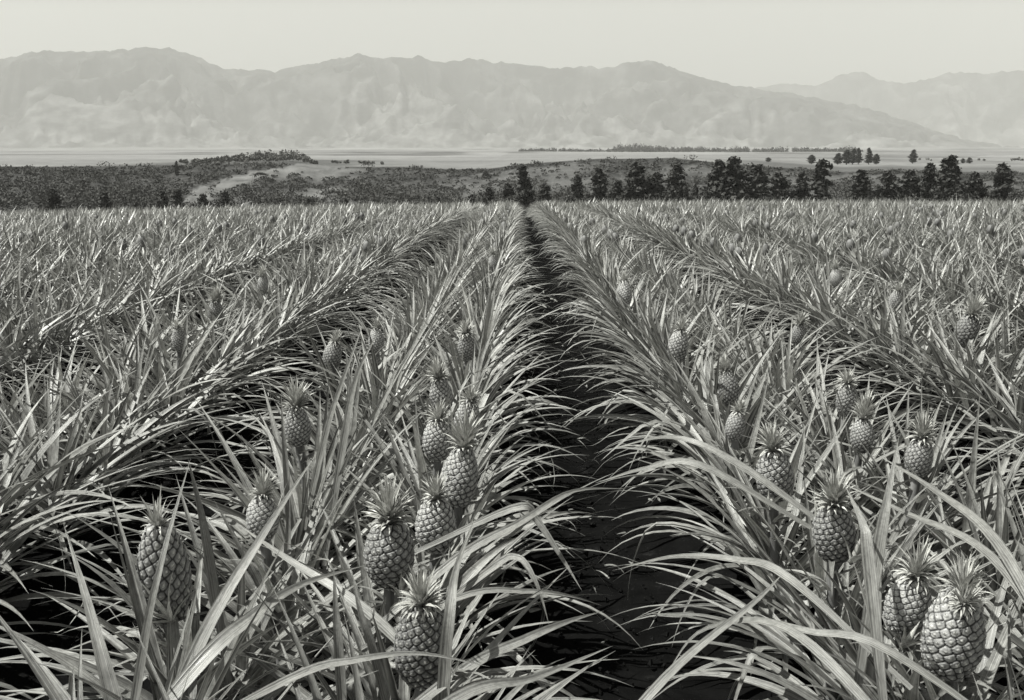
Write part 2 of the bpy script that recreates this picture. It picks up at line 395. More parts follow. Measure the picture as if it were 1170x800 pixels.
# named leaves that lie across the foreground, owned by the nearest plant: (width px, [(px,py,d),...])
HL = [(23, [(222,766,2.02),(290,704,2.10),(345,668,2.2),(420,645,2.35)]),
      (20, [(232,728,2.15),(300,612,2.3),(363,516,2.5)]),
      (15, [(239,640,2.5),(228,580,2.52),(214,521,2.55)]),
      (14, [(163,748,1.95),(185,640,2.0),(218,523,2.2)]),
      (15, [(388,758,2.05),(384,700,2.08),(381,648,2.12)]),
      (15, [(428,752,2.1),(413,705,2.12),(401,648,2.18)]),
      (20, [(508,778,1.98),(514,700,2.0),(522,648,2.1),(543,592,2.3)]),
      (17, [(520,772,2.0),(602,730,2.1),(650,710,2.2),(690,698,2.35)]),
      (10, [(522,684,2.3),(602,676,2.35),(650,681,2.4),(688,692,2.5)]),
      (13, [(555,655,2.5),(590,637,2.5),(612,665,2.45),(628,716,2.4)]),
      (14, [(588,581,2.7),(612,594,2.7),(640,635,2.65),(665,675,2.6)]),
      (14, [(520,640,2.5),(595,597,2.6),(653,562,2.75),(716,558,2.95)]),
      (14, [(331,776,1.85),(404,755,1.85),(480,747,1.87),(560,762,1.9)]),
      (13, [(1012,742,2.05),(925,722,2.1),(852,706,2.2),(812,722,2.3)]),
      (19, [(992,640,2.35),(986,600,2.4),(966,556,2.5)]),
      (19, [(1004,628,2.5),(1014,570,2.55),(1027,500,2.65)]),
      (13, [(1132,636,2.3),(1034,586,2.6),(955,549,2.8)]),
      (16, [(1140,622,2.3),(1070,562,2.6),(1000,518,2.85)]),
      (13, [(900,660,2.4),(840,640,2.5),(770,636,2.6),(700,652,2.8)]),
      (14, [(760,775,2.0),(860,690,2.2),(895,655,2.3)]),
      (15, [(960,770,1.95),(880,712,2.1),(800,722,2.25),(758,775,2.3)]),
      (12, [(372,500,3.3),(390,440,3.3),(417,365,3.35)]),
      (12, [(394,498,3.25),(408,430,3.3),(434,376,3.3)]),
      (12, [(800,532,3.0),(740,535,3.05),(680,552,3.1)]),
      (12, [(842,530,3.2),(770,500,3.3),(700,512,3.5)]),
      (20, [(520,800,1.8),(610,775,1.9),(700,738,2.05)]),
      (16, [(420,700,2.3),(330,640,2.5),(270,598,2.7)])]
owned = {}
allp = [('h', i, h['x'], h['y']) for i, h in enumerate(heroes)] + [('n', i, q[0], q[1]) for i, q in enumerate(near)]
for w, pts in HL:
    P = np.array([at_d(*p) for p in pts])
    best = min(allp, key=lambda a: (a[2]-P[0][0])**2 + (a[3]-P[0][1])**2 + (0 if a[0] == 'n' else .01))
    owned.setdefault(best[:2], []).append((w, P, best))
def hero_leaf(batch, w, P, root):
    v = P[0]-P[1]; v = v/np.linalg.norm(v)*.34; v[2] = min(v[2], -.05)-.09      # runs back down into the foliage
    P = np.vstack([P[:1]+v, P])
    t = np.linspace(0, len(P)-1, 22); i = np.clip(t.astype(int), 0, len(P)-2); u = (t-i)[:, None]
    Q = np.vstack([2*P[0]-P[1], P, 2*P[-1]-P[-2]])
    p0, p1, p2, p3 = Q[i], Q[i+1], Q[i+2], Q[i+3]
    C = .5*((2*p1)+(-p0+p2)*u+(2*p0-5*p1+4*p2-p3)*u*u+(-p0+3*p1-3*p2+p3)*u**3)
    T = norm(np.gradient(C, axis=0)); S = norm(np.cross(np.array([0, 0, 1.])+.0*T, T)+np.array([1e-4, 0, 0]))
    V = norm(C-np.array([0, 0, CZ])); S2 = norm(np.cross(V, T)); S2 *= np.sign((S*S2).sum(1).mean() or 1)
    S = norm(S*.45+S2*.55)
    dep = project(C.mean(0))[2]; W = w*dep/F
    s = np.linspace(0, 1, 22)
    hw = .40*W*np.clip(1-np.clip((s-.22)/.78, 0, 1)**1.6, .01, 1)*(.55+.45*smooth(0, .3, s))
    strips(batch, C[None], S[None], hw[None], 5, .35, [rnd.uniform(.7, 1)])

# ------------------------------------------------------------------ build the near plants
LAB = ['pineapple plant with a large pale fruit crossed by one thin leaning leaf, lower left',
       'pineapple plant with a pale left-leaning fruit under a spreading crown beside the crowded fruits',
       'pineapple plant with the lowest fruit beside the furrow, one flat leaf crossing its foot',
       'pineapple plant with a dark upright fruit directly above the lowest furrow-side fruit',
       'pineapple plant whose fruit is second behind the lowest one beside the furrow',
       'pineapple plant with a half hidden fruit left of the crowns in the furrow-side file',
       'pineapple plant with a small fruit at the back of the crowded furrow-side file',
       'pineapple plant with a small crowned fruit above the crowded furrow-side file, bushy tuft',
       'pineapple plant with a tiny fruit high in the bed above the crowded furrow-side file',
       'pineapple plant with a shaded dark fruit deep between crossing leaves beside the big lower-left fruit',
       'pineapple plant with a shaded fruit at the foot of a tuft of tall upright leaves',
       'pineapple plant with a small fruit and pale crown behind the tuft of tall upright leaves',
       'pineapple plant with a tiny fruit just right of the top of the tall upright leaves',
       'pineapple plant with a tiny fruit just beyond the second furrow on the left',
       'pineapple plant with a small fruit low on the arching leaves near the left margin',
       'pineapple plant with a dark fruit under a wide crown, standing over the dark central furrow',
       'pineapple plant with a bright cleanly tiled fruit, pale crown and small slip at its foot',
       'pineapple plant with a dark fruit tucked behind the biggest one at the lower right',
       'pineapple plant with the biggest fruit of all, its crown broken up into several pale tufts',
       'pineapple plant with a small fruit wedged between crossing leaves, above the bright tiled fruit',
       'pineapple plant with a small fruit topmost of three in the middle of the right bed',
       'pineapple plant with a small upright fruit near the right margin above long crossing leaves',
       'pineapple plant with a small fruit among the leaves sloping down to the central furrow',
       'pineapple plant with a small round-shouldered fruit halfway along the bed right of the furrow',
       'pineapple plant with a tiny pale-crowned fruit in the bed beyond the right hand furrow',
       'pineapple plant with a dark fruit near the right margin beyond the right hand furrow',
       'pineapple plant with a tiny squat fruit high on the shoulder of the right bed',
       'pineapple plant with the farthest tiny fruit on the right, above the dark arching ridge',
       'pineapple plant with a tiny fruit below the dark arching ridge on the right',
       'pineapple plant with a little fruit half buried left of the dark wide-crowned fruit',
       'pineapple plant with the farthest fruit that can be made out beside the central furrow',
       'pineapple plant with the farthest fruit that can be made out on the left']
def bed_words(k):
    d = {0: 'in the bed left of the dark central furrow', 1: 'in the bed right of the dark central furrow',
         -1: 'in the second bed to the left of the furrow', 2: 'in the second bed to the right of the furrow'}
    if k in d: return d[k]
    return ('in the %s bed to the left of the furrow' % {2: 'third', 3: 'fourth', 4: 'fifth', 5: 'sixth', 6: 'seventh'}.get(-k, 'outermost')) if k < 0 else \
           ('in the %s bed to the right of the furrow' % {3: 'third', 4: 'fourth', 5: 'fifth', 6: 'sixth', 7: 'seventh'}.get(k, 'outermost'))
REACH = {(-1, 1): .28, (0, -1): .24, (0, 1): .04, (1, 1): .12, (2, -1): .15}      # longer leaves meet over the side furrows
def lod(d):
    if d < 4.2: return 33, 13, 5
    if d < 8: return 31, 9, 3
    return 30, 7, 3
for i, h in enumerate(heroes):
    d = math.hypot(h['x'], h['y']); n, ns, nc = lod(d)
    gz = float(ground_z(h['x'], h['y']))
    e = bpy.data.objects.new('pineapple_plant', None); COL.objects.link(e); e.location = (h['x'], h['y'], gz); e.empty_display_size = .1
    props(e, LAB[i], 'pineapple plant', 'pineapple plants bearing fruit')
    bt = Batch(); plant_leaves(bt, 0, 0, 0, h['side'], 2, ns, nc, seed=1) if False else None
    plant_leaves(bt, h['x'], h['y'], gz, h['side'], n, ns, nc, seed=500+i, fruiting=True, d=d, reach=REACH.get((h['k'], h['side']), 0))
    for w, P, root in owned.get(('h', i), []): hero_leaf(bt, w, P, root)
    gg = np.random.default_rng(40+i); nb = 9; ab = np.arange(nb)*2.4+gg.uniform(0, 6); Pb = h['P']-np.array([0, 0, h['rad']*1.25])
    C, S = curve_leaves(Pb-np.array([0, 0, 1.])*gg.uniform(.0, .16, nb)[:, None]+np.stack([np.cos(ab), np.sin(ab), 0*ab], -1)*.012, ab, gg.uniform(.3, .9, nb), gg.uniform(.10, .24, nb), gg.uniform(.3, 1.2, nb), gg.normal(0, .2, nb), np.zeros(nb), gg.normal(0, .3, nb), 7)
    strips(bt, C, S, width_prof(gg.uniform(.018, .026, nb), 7), 3, .5, gg.uniform(.2, .8, nb))
    bt.v = [v - np.array(e.location, np.float32) for v in bt.v]
    link('foliage', bt.mesh('foliage', [M['leaf']]), e)
    g = random.Random(900+i); P = h['P']; s = h['rad']/.0725*g.uniform(.94, 1.04); loc = P - np.array([h['x'], h['y'], gz])
    tilt = (g.uniform(-.16, .2), g.uniform(-.2, .2) + (-.16 if i == 1 else 0) , g.uniform(0, 6.28))
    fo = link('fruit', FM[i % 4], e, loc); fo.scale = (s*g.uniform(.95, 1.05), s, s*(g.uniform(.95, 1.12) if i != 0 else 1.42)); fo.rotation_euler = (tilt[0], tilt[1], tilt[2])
    cmi = i % 3 if i != 0 else 3
    if i == 18:
        for j, (ox, oy, sc_, tl) in enumerate([(0, 0, .95, 0), (-.042, -.012, .7, -.5), (.045, .005, .75, .5)]):
            co = link('crown', CM[2], fo, (ox, oy, .086 if j == 0 else .078)); co.scale = (sc_,)*3; co.rotation_euler = (0, tl, j)
    else:
        co = link('crown', CM[cmi], fo, (0, 0, .088)); k_ = g.uniform(.85, 1.15)*(1.2 if i > 6 and h['rad'] < .06 else 1); co.scale = (k_,)*3; co.rotation_euler = (g.uniform(-.12, .12), g.uniform(-.12, .12), g.uniform(0, 6))
    sb = Batch(); z1 = loc[2]-.08*s
    tube(sb, [(0, 0, .05), (loc[0]*.2, loc[1]*.2, z1*.5), (loc[0], loc[1], z1)], [.022, .017, .016], 8)
    a = Batch()
    link('stalk', sb.mesh('stalk', [M['stalk']]), e)
    if d < 4 and i in (1, 3, 16, 17, 0, 15):
        so = link('slip', SLIP[i % 2], e, (loc[0]+g.choice((-.03, .035)), loc[1]-.055, z1-.03)); so.rotation_euler = (.5, g.uniform(-.3, .3), g.uniform(0, 6))
        if i == 16: so.location = (loc[0]+.03, loc[1]-.06, z1-.0); so.scale = (1.1,)*3
for i, (x, y, side, k) in enumerate(near):
    d = math.hypot(x, y); n, ns, nc = lod(d); gz = float(ground_z(x, y))
    bt = Batch(); plant_leaves(bt, x, y, gz, side, n, ns, nc, scale=rnd.uniform(.9, 1.08), seed=2000+i, d=d, reach=REACH.get((k, side), 0))
    for w, P, root in owned.get(('n', i), []): hero_leaf(bt, w, P, root)
    if not bt.v: continue
    bt.v = [v - np.array((x, y, gz), np.float32) for v in bt.v]
    o = link('pineapple_plant', bt.mesh('pineapple_plant', [M['leaf']]), None, (x, y, gz))
    bw = bed_words(k)
    props(o, 'leafy pineapple plant without visible fruit ' + bw, 'pineapple plant', 'leafy pineapple plants ' + bw)

# the rest of the field
fb = Batch(); groups = {}
for q in rest:
    d = math.hypot(q[0], q[1]); L = 0 if d < 14 else 1 if d < 24 else 2 if d < 42 else 3
    groups.setdefault(L, []).append(q)
for L, qs in groups.items():
    n, ns, nc, wm = [(30, 6, 3, 1.0), (27, 5, 3, 1.0), (23, 4, 2, 1.05), (17, 3, 2, 1.25)][L]
    A = np.array(qs); N = len(A); g = np.random.default_rng(50+L)
    age = np.tile((np.arange(n)+.5)/n, N)
    x = np.repeat(A[:, 0], n); y = np.repeat(A[:, 1], n); side = np.repeat(A[:, 2], n); gz = ground_z(x, y)
    az = g.uniform(0, 2*PI, N*n); out = np.where(side > 0, 0, PI); dl = (az-out+PI) % (2*PI)-PI
    dl = dl - age*.24*np.sin(2*dl); az = out+dl; tw = np.clip(np.cos(dl), 0, 1)
    sc_ = np.repeat(g.uniform(.86, 1.1, N), n)
    e0 = R(61)-R(43)*age+g.normal(0, R(12), N*n)+R(6)*tw*age
    Ln = (.35+.37*np.sin(np.clip(age*1.25, 0, 1)*PI*.62)+g.normal(0, .06, N*n))*sc_*(1-.10*tw*age)
    dr = R(6)+R(36)*age+R(44)*tw*age+g.normal(0, R(11), N*n)
    base = np.stack([x, y, gz+(.1+.34*(1-age))*sc_], -1)
    C, S = curve_leaves(base, az, e0, Ln, dr, g.normal(0, .22, N*n), np.zeros(N*n), g.normal(0, .3, N*n), ns)
    ok = np.linalg.norm(C - np.array([0, 0, CZ]), axis=2).min(1) > .95
    tone = np.clip(g.normal(.5, .3, N*n), 0, 1)**1.9
    strips(fb, C[ok], S[ok], width_prof((g.uniform(.034, .053, N*n)*wm)[ok], ns), nc, .5, tone[ok])
# small fruits of that stuff, as low ovoids with tufts
gq = np.random.default_rng(5)
for q in [q for q in rest if 9 < math.hypot(q[0], q[1]) < 34]:
    if gq.random() > .08: continue
    th = np.linspace(0, PI, 7); ph = np.linspace(0, 2*PI, 10, endpoint=False)
    V = np.stack([np.sin(th)[:, None]*np.cos(ph)*.062, np.sin(th)[:, None]*np.sin(ph)*.062, -np.cos(th)[:, None]*.09+0*ph], -1)
    V = V + np.array([q[0], q[1], float(ground_z(q[0], q[1]))+.66])
    idx = np.arange(70).reshape(7, 10); nx = np.roll(idx, -1, 1)
    fb.add(V, np.stack([idx[:-1], nx[:-1], nx[1:], idx[1:]], -1).reshape(-1, 4), None, .5, 1)
    n = 16; age = (np.arange(n)+.5)/n; az = np.arange(n)*2.4
    C, S = curve_leaves(np.tile(V.reshape(-1, 3)[-1], (n, 1)), az, R(85)-R(50)*age, .1*(1-.4*age), R(10)+R(50)*age, np.zeros(n), np.zeros(n), np.zeros(n), 3)
    strips(fb, C, S, width_prof(np.full(n, .014), 3, 1.8), 2, 0, .7, 0)
props(link('pineapple_rows', fb.mesh('pineapple_rows', [M['leaf'], M['stalk']])), 'mass of pineapple plants filling the field out to its far crest', 'pineapple field', None, 'stuff')

# ------------------------------------------------------------------ ground sheet
RIM = np.array([(-900,190),(0,190),(160,189),(250,187),(300,186),(345,186),(400,190),(470,190.5),(520,193),(560,192),(600,187),(680,181),(760,180),(800,184),(830,187),(900,192),(950,196),(1000,194),(1060,196),(1120,196),(2000,196)], float)
def zline(px, py, r):
    v = (400-py)/F; u = (px-585)/F
    return CZ + (-sp_+v*cp)/np.hypot(cp+v*sp_, u)*r
def terrain(r, px, n1, n2):
    rim = np.interp(px, RIM[:, 0], RIM[:, 1])
    pc = np.clip(px, -300, 1500)
    # control radii and heights
    rs = np.array([84, 92, 120, 150, 205, 222, 245, 280, 318, 332, 345, 700, 1500, 4600, 9300.])
    rows = [None, None, -9.5+0*pc, -12+0*pc, -12+0*pc, zline(pc, 235, 222), zline(pc, 227, 245), zline(pc, 212, 280),
            zline(pc, rim+4.5, 318), zline(pc, rim+.3, 332), zline(pc, rim-1.5, 345), zline(pc, 180-0*pc, 700), zline(pc, 173.5+0*pc, 1500), zline(pc, 169+0*pc, 4600), zline(pc, 168+0*pc, 9300)]
    rows[0] = ground_z(0*pc, 84+0*pc); rows[1] = rows[0]-1.5
    H = np.array(rows)
    z = np.zeros_like(r); out = np.zeros_like(r)
    lr = np.log(np.maximum(r, 1)); ls = np.log(rs)
    for j in range(len(rs)-1):
        m = (r >= rs[j]) & (r <= rs[j+1]) if j == len(rs)-2 else (r >= rs[j]) & (r < rs[j+1])
        t = np.clip((lr-ls[j])/(ls[j+1]-ls[j]), 0, 1); t2 = t if j > 9 else t*t*(3-2*t)*.4+t*.6
        z = np.where(m, H[j]*(1-t2)+H[j+1]*t2, z)
    return z
angs = np.unique(np.concatenate([np.linspace(-PI, -R(38), 60), np.linspace(-R(38), R(38), 420), np.linspace(R(38), PI, 60)[:-1]]))
rad = np.concatenate([np.linspace(.5, 14, 300)[:-1], np.exp(np.linspace(math.log(14), math.log(9200), 330))])
A_, R_ = np.meshgrid(angs, rad, indexing='ij')
X = np.sin(A_)*R_; Y = np.cos(A_)*R_
PXc = np.where(np.abs(A_) < R(60), 585 + F*np.tan(np.clip(A_, -R(60), R(60))+YAW)*cp, np.where(A_ < 0, -900, 1900))
near_z = ground_z(X, Y)
fx = ((X-B0)/BW+.5) % 1
near_z = near_z + np.where(R_ < 40, .07*(smooth(.12, .32, fx)-smooth(.68, .88, fx)), 0)*smooth(.5, 2, R_) + (fbm(X*3, Y*3, 3, 3)-.5)*.07*(R_ < 84)*smooth(16, 8, R_) + (fbm(X*11, Y*11, 2, 13)-.5)*.03*smooth(9, 6, R_)
wallm = smooth(205, 240, R_)*(1-smooth(330, 350, R_))
Z = np.where(R_ < 84, near_z, terrain(R_, PXc, 0, 0))
gul = np.abs(fbm(A_*26+fbm(X*.02, Y*.02, 3, 9)*2.2, R_*.006, 4, 5)-.5)*2
Z = Z + wallm*(gul-.35)*3.0*(1-smooth(305, 330, R_)) + smooth(100, 220, R_)*(1-smooth(300, 345, R_))*(fbm(X*.1, Y*.1, 4, 8)-.5)*1.6
Z = Z + smooth(400, 900, R_)*(fbm(X*.004, Y*.004, 4, 12)-.5)*3
# vegetation cover on the slopes (dry grass 0 ... scrub 1)
pxv, pyv, _d = project(np.stack([X, Y, Z], -1))
nz = (fbm(X*.06, Y*.06, 4, 21)-.5); nz2 = (fbm(X*.25, Y*.25, 3, 22)-.5)
def line(pts, px): p = np.array(pts, float); return np.interp(px, p[:, 0], p[:, 1])
wall = smooth(206, 214, R_)*(1-smooth(329, 334, R_))
scrub = np.clip(.62+nz*2.2+nz2*1.2, 0, 1)
L1 = line([(150,238),(205,234),(225,212),(265,203),(310,193),(345,187),(400,184)], pxv+nz*16)
L2 = line([(150,240),(225,236),(262,214),(300,203),(350,199),(385,192),(415,184)], pxv)
left = pxv+nz*30 < 408
scrub = np.where(left & (pyv < L1+nz2*4), .92+nz*.4, scrub)
spur = left & (pyv >= L1+nz2*4) & (pyv < L2+nz2*6)
scrub = np.where(spur, np.clip(.08+nz*.9+nz2, 0, 1), scrub)
scrub = np.where((~left) & (pxv < 530) & (pyv > 192), np.clip(.8+nz*1.3+nz2, 0, 1), scrub)  # darker stretch below the rim, left of centre
rimpy = line(RIM, pxv)
scrub = np.where((pxv > 500) & (pxv < 660) & (pyv > rimpy+5) & (pyv < 214), np.clip(.25+nz*2+nz2, 0, 1), scrub)
scrub = np.where((pxv > 395) & (pyv < rimpy+6+nz*9), .95, scrub)  # darkest band, following the line of the rim
scrub = ((.3+.38*smooth(370, 430, pxv))+(.7-.38*smooth(370, 430, pxv))*scrub)*wall
plat = smooth(329, 334, R_)
scrub = np.where(plat > .5, np.clip(.10+.55*smooth(.12, .3, fbm(X*.010, Y*.003, 4, 31)-.42), 0, 1), scrub)
scrub = np.where((R_ > 84) & (R_ < 214), .9, scrub)
cover = smooth(83, 88, R_)
gb = Batch(); na, nr = R_.shape
idx = np.arange(na*nr).reshape(na, nr); nx = np.roll(idx, -1, 0)
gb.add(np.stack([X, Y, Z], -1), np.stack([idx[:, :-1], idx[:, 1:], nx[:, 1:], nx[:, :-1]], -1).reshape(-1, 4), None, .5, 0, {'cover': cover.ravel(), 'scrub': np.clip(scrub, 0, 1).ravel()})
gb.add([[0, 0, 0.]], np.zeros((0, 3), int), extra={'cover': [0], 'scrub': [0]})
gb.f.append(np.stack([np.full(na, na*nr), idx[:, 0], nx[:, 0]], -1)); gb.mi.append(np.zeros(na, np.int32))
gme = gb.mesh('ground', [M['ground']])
props(link('ground', gme), None, None, None, 'structure')
def terr(px, r):
    a = az_of(px); ia = int(np.argmin(abs(angs-a))); ir = int(np.argmin(abs(rad-r))); return float(Z[ia, ir])

# ------------------------------------------------------------------ mountains
def mountains(name, prof, D0, D1, seed, amp, toneb):
    px = np.linspace(-1300, 2500, 1300); t = np.linspace(0, 1.5, 130)
    PX, T = np.meshgrid(px, t, indexing='ij')
    py = np.interp(px, *zip(*prof)); py = py + (fbm(px*.11, px*0, 4, seed)-.5)*6
    Dd = D0+(D1-D0)*T
    u = (PX-585)/F; a = np.arctan2(u, cp+235/F*sp_)-YAW
    crest = zline(px, py, D1)[:, None]; basez = zline(px, 169.5+0*px, D0)[:, None]-14
    f = np.where(T <= 1, np.power(np.clip(T, 0, 1), 2.1)*.93+.07*T, 1-.5*(T-1)*1.6)
    x = np.sin(a)*Dd; y = np.cos(a)*Dd
    qx = x/820+(fbm(x/900, y/900, 3, seed+3)-.5)*1.6; qy = y/1000+(fbm(x/800+9, y/800, 3, seed+4)-.5)*1.2
    def ridged(k, sd, o=3): return 1-np.abs(2*fbm(qx*k, qy*k, o, sd)-1)*2
    rg = ridged(1, seed+5); rg2 = ridged(2.3, seed+6, 4)
    env = np.sin(np.clip(T, 0, 1)**1.5*PI)*smooth(0, .4, T)*1.15
    rg3 = ridged(6, seed+8, 4)
    Hh = crest-basez
    z = basez + Hh*f + Hh*env*((rg-.5)*amp+(rg2-.5)*amp*.6+(rg3-.5)*amp*.25) + (fbm(PX*.11, T*12, 5, seed+9)-.5)*70*smooth(0, .3, T)*(1-.5*smooth(.8,1,T))
    z = np.minimum(z, basez+Hh*np.maximum(f, .02)*1.02+Hh*.25*env) 
    z = np.where(np.abs(T-1) < .001, crest, z)
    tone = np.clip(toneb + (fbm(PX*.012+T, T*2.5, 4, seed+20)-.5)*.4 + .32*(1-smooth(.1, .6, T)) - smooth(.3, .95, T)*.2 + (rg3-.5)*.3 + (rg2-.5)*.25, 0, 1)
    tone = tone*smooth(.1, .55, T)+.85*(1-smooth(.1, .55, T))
    b = Batch(); n0, n1 = PX.shape; idx = np.arange(n0*n1).reshape(n0, n1)
    b.add(np.stack([x, y, z], -1), np.stack([idx[:-1, :-1], idx[1:, :-1], idx[1:, 1:], idx[:-1, 1:]], -1).reshape(-1, 4), None, tone.ravel())
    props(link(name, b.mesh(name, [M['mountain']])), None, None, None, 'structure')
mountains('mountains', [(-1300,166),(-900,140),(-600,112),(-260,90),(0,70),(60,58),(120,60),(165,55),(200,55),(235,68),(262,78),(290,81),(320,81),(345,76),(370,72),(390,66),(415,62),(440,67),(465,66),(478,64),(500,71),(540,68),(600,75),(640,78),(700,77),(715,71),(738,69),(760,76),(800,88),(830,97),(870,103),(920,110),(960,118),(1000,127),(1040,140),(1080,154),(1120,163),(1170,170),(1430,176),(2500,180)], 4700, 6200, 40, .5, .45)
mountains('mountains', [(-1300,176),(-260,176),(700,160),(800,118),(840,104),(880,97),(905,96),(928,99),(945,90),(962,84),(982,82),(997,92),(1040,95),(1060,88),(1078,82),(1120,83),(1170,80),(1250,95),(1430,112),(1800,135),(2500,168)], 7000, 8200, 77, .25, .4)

# ------------------------------------------------------------------ trees
def leaf_quads(batch, P, size, g, tone):
    n = len(P); a = norm(g.normal(size=(n, 3))); b_ = norm(np.cross(a, norm(g.normal(size=(n, 3)))))
    s = (size*g.uniform(.6, 1.3, n))[:, None]
    V = np.stack([P-a*s-b_*s*.35, P+a*s*.2-b_*s*.5, P+a*s, P+b_*s*.5], 1)
    batch.add(V, np.arange(n*4).reshape(n, 4), None, np.repeat(tone, 4))
def tree_meshes(seed, conic, n_br=90, per=46):
    g = np.random.default_rng(seed); H = 10.
    tb = Batch(); hz = np.linspace(0, H*.97, 9)
    tx = np.cumsum(g.normal(0, .06, 9)); tx[0] = 0
    tp = np.stack([tx, tx*.5, hz], -1); tube(tb, tp, np.linspace(.2, .03, 9), 7)
    cb = Batch(); Ps = []; tn = []
    tops = g.uniform(-.25, .25, 6)
    for i in range(n_br):
        u = (i+.5)/n_br; h = H*(.12+.87*u); az = g.uniform(0, 2*PI)
        Rr = 1.6*((1-u)**.62 if conic else math.sin(PI*min(1, (.16+.84*u)))**.7*.9) * g.uniform(.55, 1.15)*(1+.25*math.sin(az*2+tops[0]*9)*(1-u)) + .12
        if g.random() < .08: Rr *= 1.35
        c0 = np.array([np.interp(h, hz, tp[:, 0]), np.interp(h, hz, tp[:, 1]), h])
        k = 5; s = np.linspace(0, 1, k)[:, None]; dirv = np.array([math.cos(az), math.sin(az), 0])
        pts = c0 + dirv*Rr*s + np.array([0, 0, 1])*(.25*s-.5*s*s*g.uniform(.1, 1.1))*Rr
        tube(tb, pts, np.linspace(.045, .012, k), 4)
        m = int(per*(.5+Rr/1.6)); q = g.uniform(.15, 1, m)**.8
        P = np.stack([np.interp(q, s[:, 0], pts[:, c]) for c in range(3)], -1) + g.normal(0, 1, (m, 3))*np.array([.16, .16, .13])*(.6+q[:, None]*.7)
        Ps.append(P); tn.append(np.clip(g.normal(g.uniform(.15, .6), .15, m)+.25*(q > .85), 0, 1))
    leaf_quads(cb, np.concatenate(Ps), .26, g, np.concatenate(tn))
    return tb.mesh('trunk', [M['bark']]), cb.mesh('crown', [M['conifer']], False)
TM = [tree_meshes(1, True), tree_meshes(2, True), tree_meshes(3, False), tree_meshes(4, True, 74, 50), tree_meshes(5, False, 80, 46), tree_meshes(6, True, 100, 40)]
def tree(px, top, wpx, d, label, var, group, zb=None, minh=None, name='tree'):
    P = at_d(px, top, d); zb = terr(px, d) if zb is None else zb
    e = bpy.data.objects.new(name, None); COL.objects.link(e); e.location = (P[0], P[1], zb-.1)
    H = P[2]-zb+.1
    sx = wpx*d/F/(3.1 if d > 380 else 2.4); e.scale = (sx, sx, H/10.); e.rotation_euler = (0, 0, (px*7.3) % 6.28)
    t, c = TM[var]; link('trunk', t, e); link('crown', c, e)
    props(e, label, 'tree', group)
ED = 'dark trees along the far edge of the field'
edge = [(187,219,15,160,'small dark pointed tree, left one of the pair against the dark scrub slope',0),
 (203,217,14,158,'small dark pointed tree, right one of the pair against the dark scrub slope',3),
 (234,222,17,160,'squat dark tree at the foot of the pale dry spur',2),
 (257,220,15,160,'squat dark tree just right of the one at the foot of the dry spur',4),
 (353,226,18,170,'low dark round tree under the shaded hillside, left of the longest treeless stretch',4),
 (391,227,16,170,'low dark round tree at the lower end of the shaded hillside',2),
 (500,225,13,160,'lone tiny dark tree barely rising above the field crest',5),
 (539,223,13,158,'little dark tree leading the run of trees left of the furrow line',0),
 (559,214,15,160,'dark cone tree second in the run left of the furrow line',3),
 (580,210,19,158,'broad dark cone tree just left of the tall one at the furrow end',1),
 (600,190,20,156,'tall narrow dark tree standing straight above the end of the central furrow',5),
 (622,211,19,158,'short dark tree just right of the tall one at the furrow end',0),
 (660,201,19,156,'dark narrow tree, first of the clump of six right of the furrow end',5),
 (684,193,25,154,'dark cone tree second in the clump of six, light tips at its top',1),
 (706,208,18,156,'short dark tree in the dip between two taller ones of the clump of six',4),
 (727,187,29,154,'tallest broad cone of the clump of six, with pale ragged tip',0),
 (749,198,26,155,'rounded dark tree fifth in the clump of six',2),
 (772,187,24,154,'dark round-headed tree closing the clump of six on its right',4),
 (776,216,9,150,'bush-sized dark tree, leftmost of the three small ones in the gap',3),
 (785,214,9,150,'bush-sized dark tree, middle of the three small ones in the gap',5),
 (795,212,9,150,'bush-sized dark tree, rightmost of the three small ones in the gap',0),
 (819,183,25,154,'tall dark column-shaped tree opening the dense dark clump right of the gap',5),
 (843,180,32,152,'tallest and widest dark tree of the dense clump right of the gap',2),
 (867,189,30,154,'wide dark tree leaning against the tallest of the dense clump',4),
 (893,198,24,155,'lower dark tree at the right end of the dense clump',2),
 (917,198,21,156,'separate dark cone tree between the dense clump and the layered tree',1),
 (939,183,27,152,'tall layered tree with light drooping branches, standing apart',3),
 (987,195,27,155,'dark cone tree below the distant little grove on the plain',0),
 (1015,197,25,155,'dark cone tree second after the layered tree gap',1),
 (1041,195,25,156,'rounded dark tree between the even cones and the tall pair on the right',4),
 (1063,187,23,154,'dark tree just left of the tallest at the right end of the row',5),
 (1087,179,29,152,'tallest dark tree at the right end of the row',0),
 (1100,213,20,150,'short bushy dark tree at the foot of the tallest right-end tree',2),
 (1115,197,20,155,'dark tree last but one at the right end of the edge row',4),
 (1146,188,26,154,'dark cone tree ending the edge row beyond the tallest one',1),
 (120,221,18,160,'small dark tree standing left of the pointed pair below the scrub slope',0),
 (60,216,20,160,'first dark tree at the far left end of the edge row',5)]
for px, top, w, d, lab, var in edge: tree(px, top, w, d, lab, var, ED)
PL = 'small trees scattered over the far plain'
for px, top, w, base, lab, var in [(297,197,15,206,'dark bushy tree alone on the pale spur of the hillside',4),
 (555,195,7,202,'tiny dark tree on the pale gully slope above the short cone trees',0),
 (201,184,4,190,'tiny lone tree on the skyline of the dark scrub slope',2)]:
    d = 300; P = at_d(px, base, d); tree(px, top, w, d, lab, var, 'trees on the hillside', zb=min(P[2], terr(px, d)+.0))
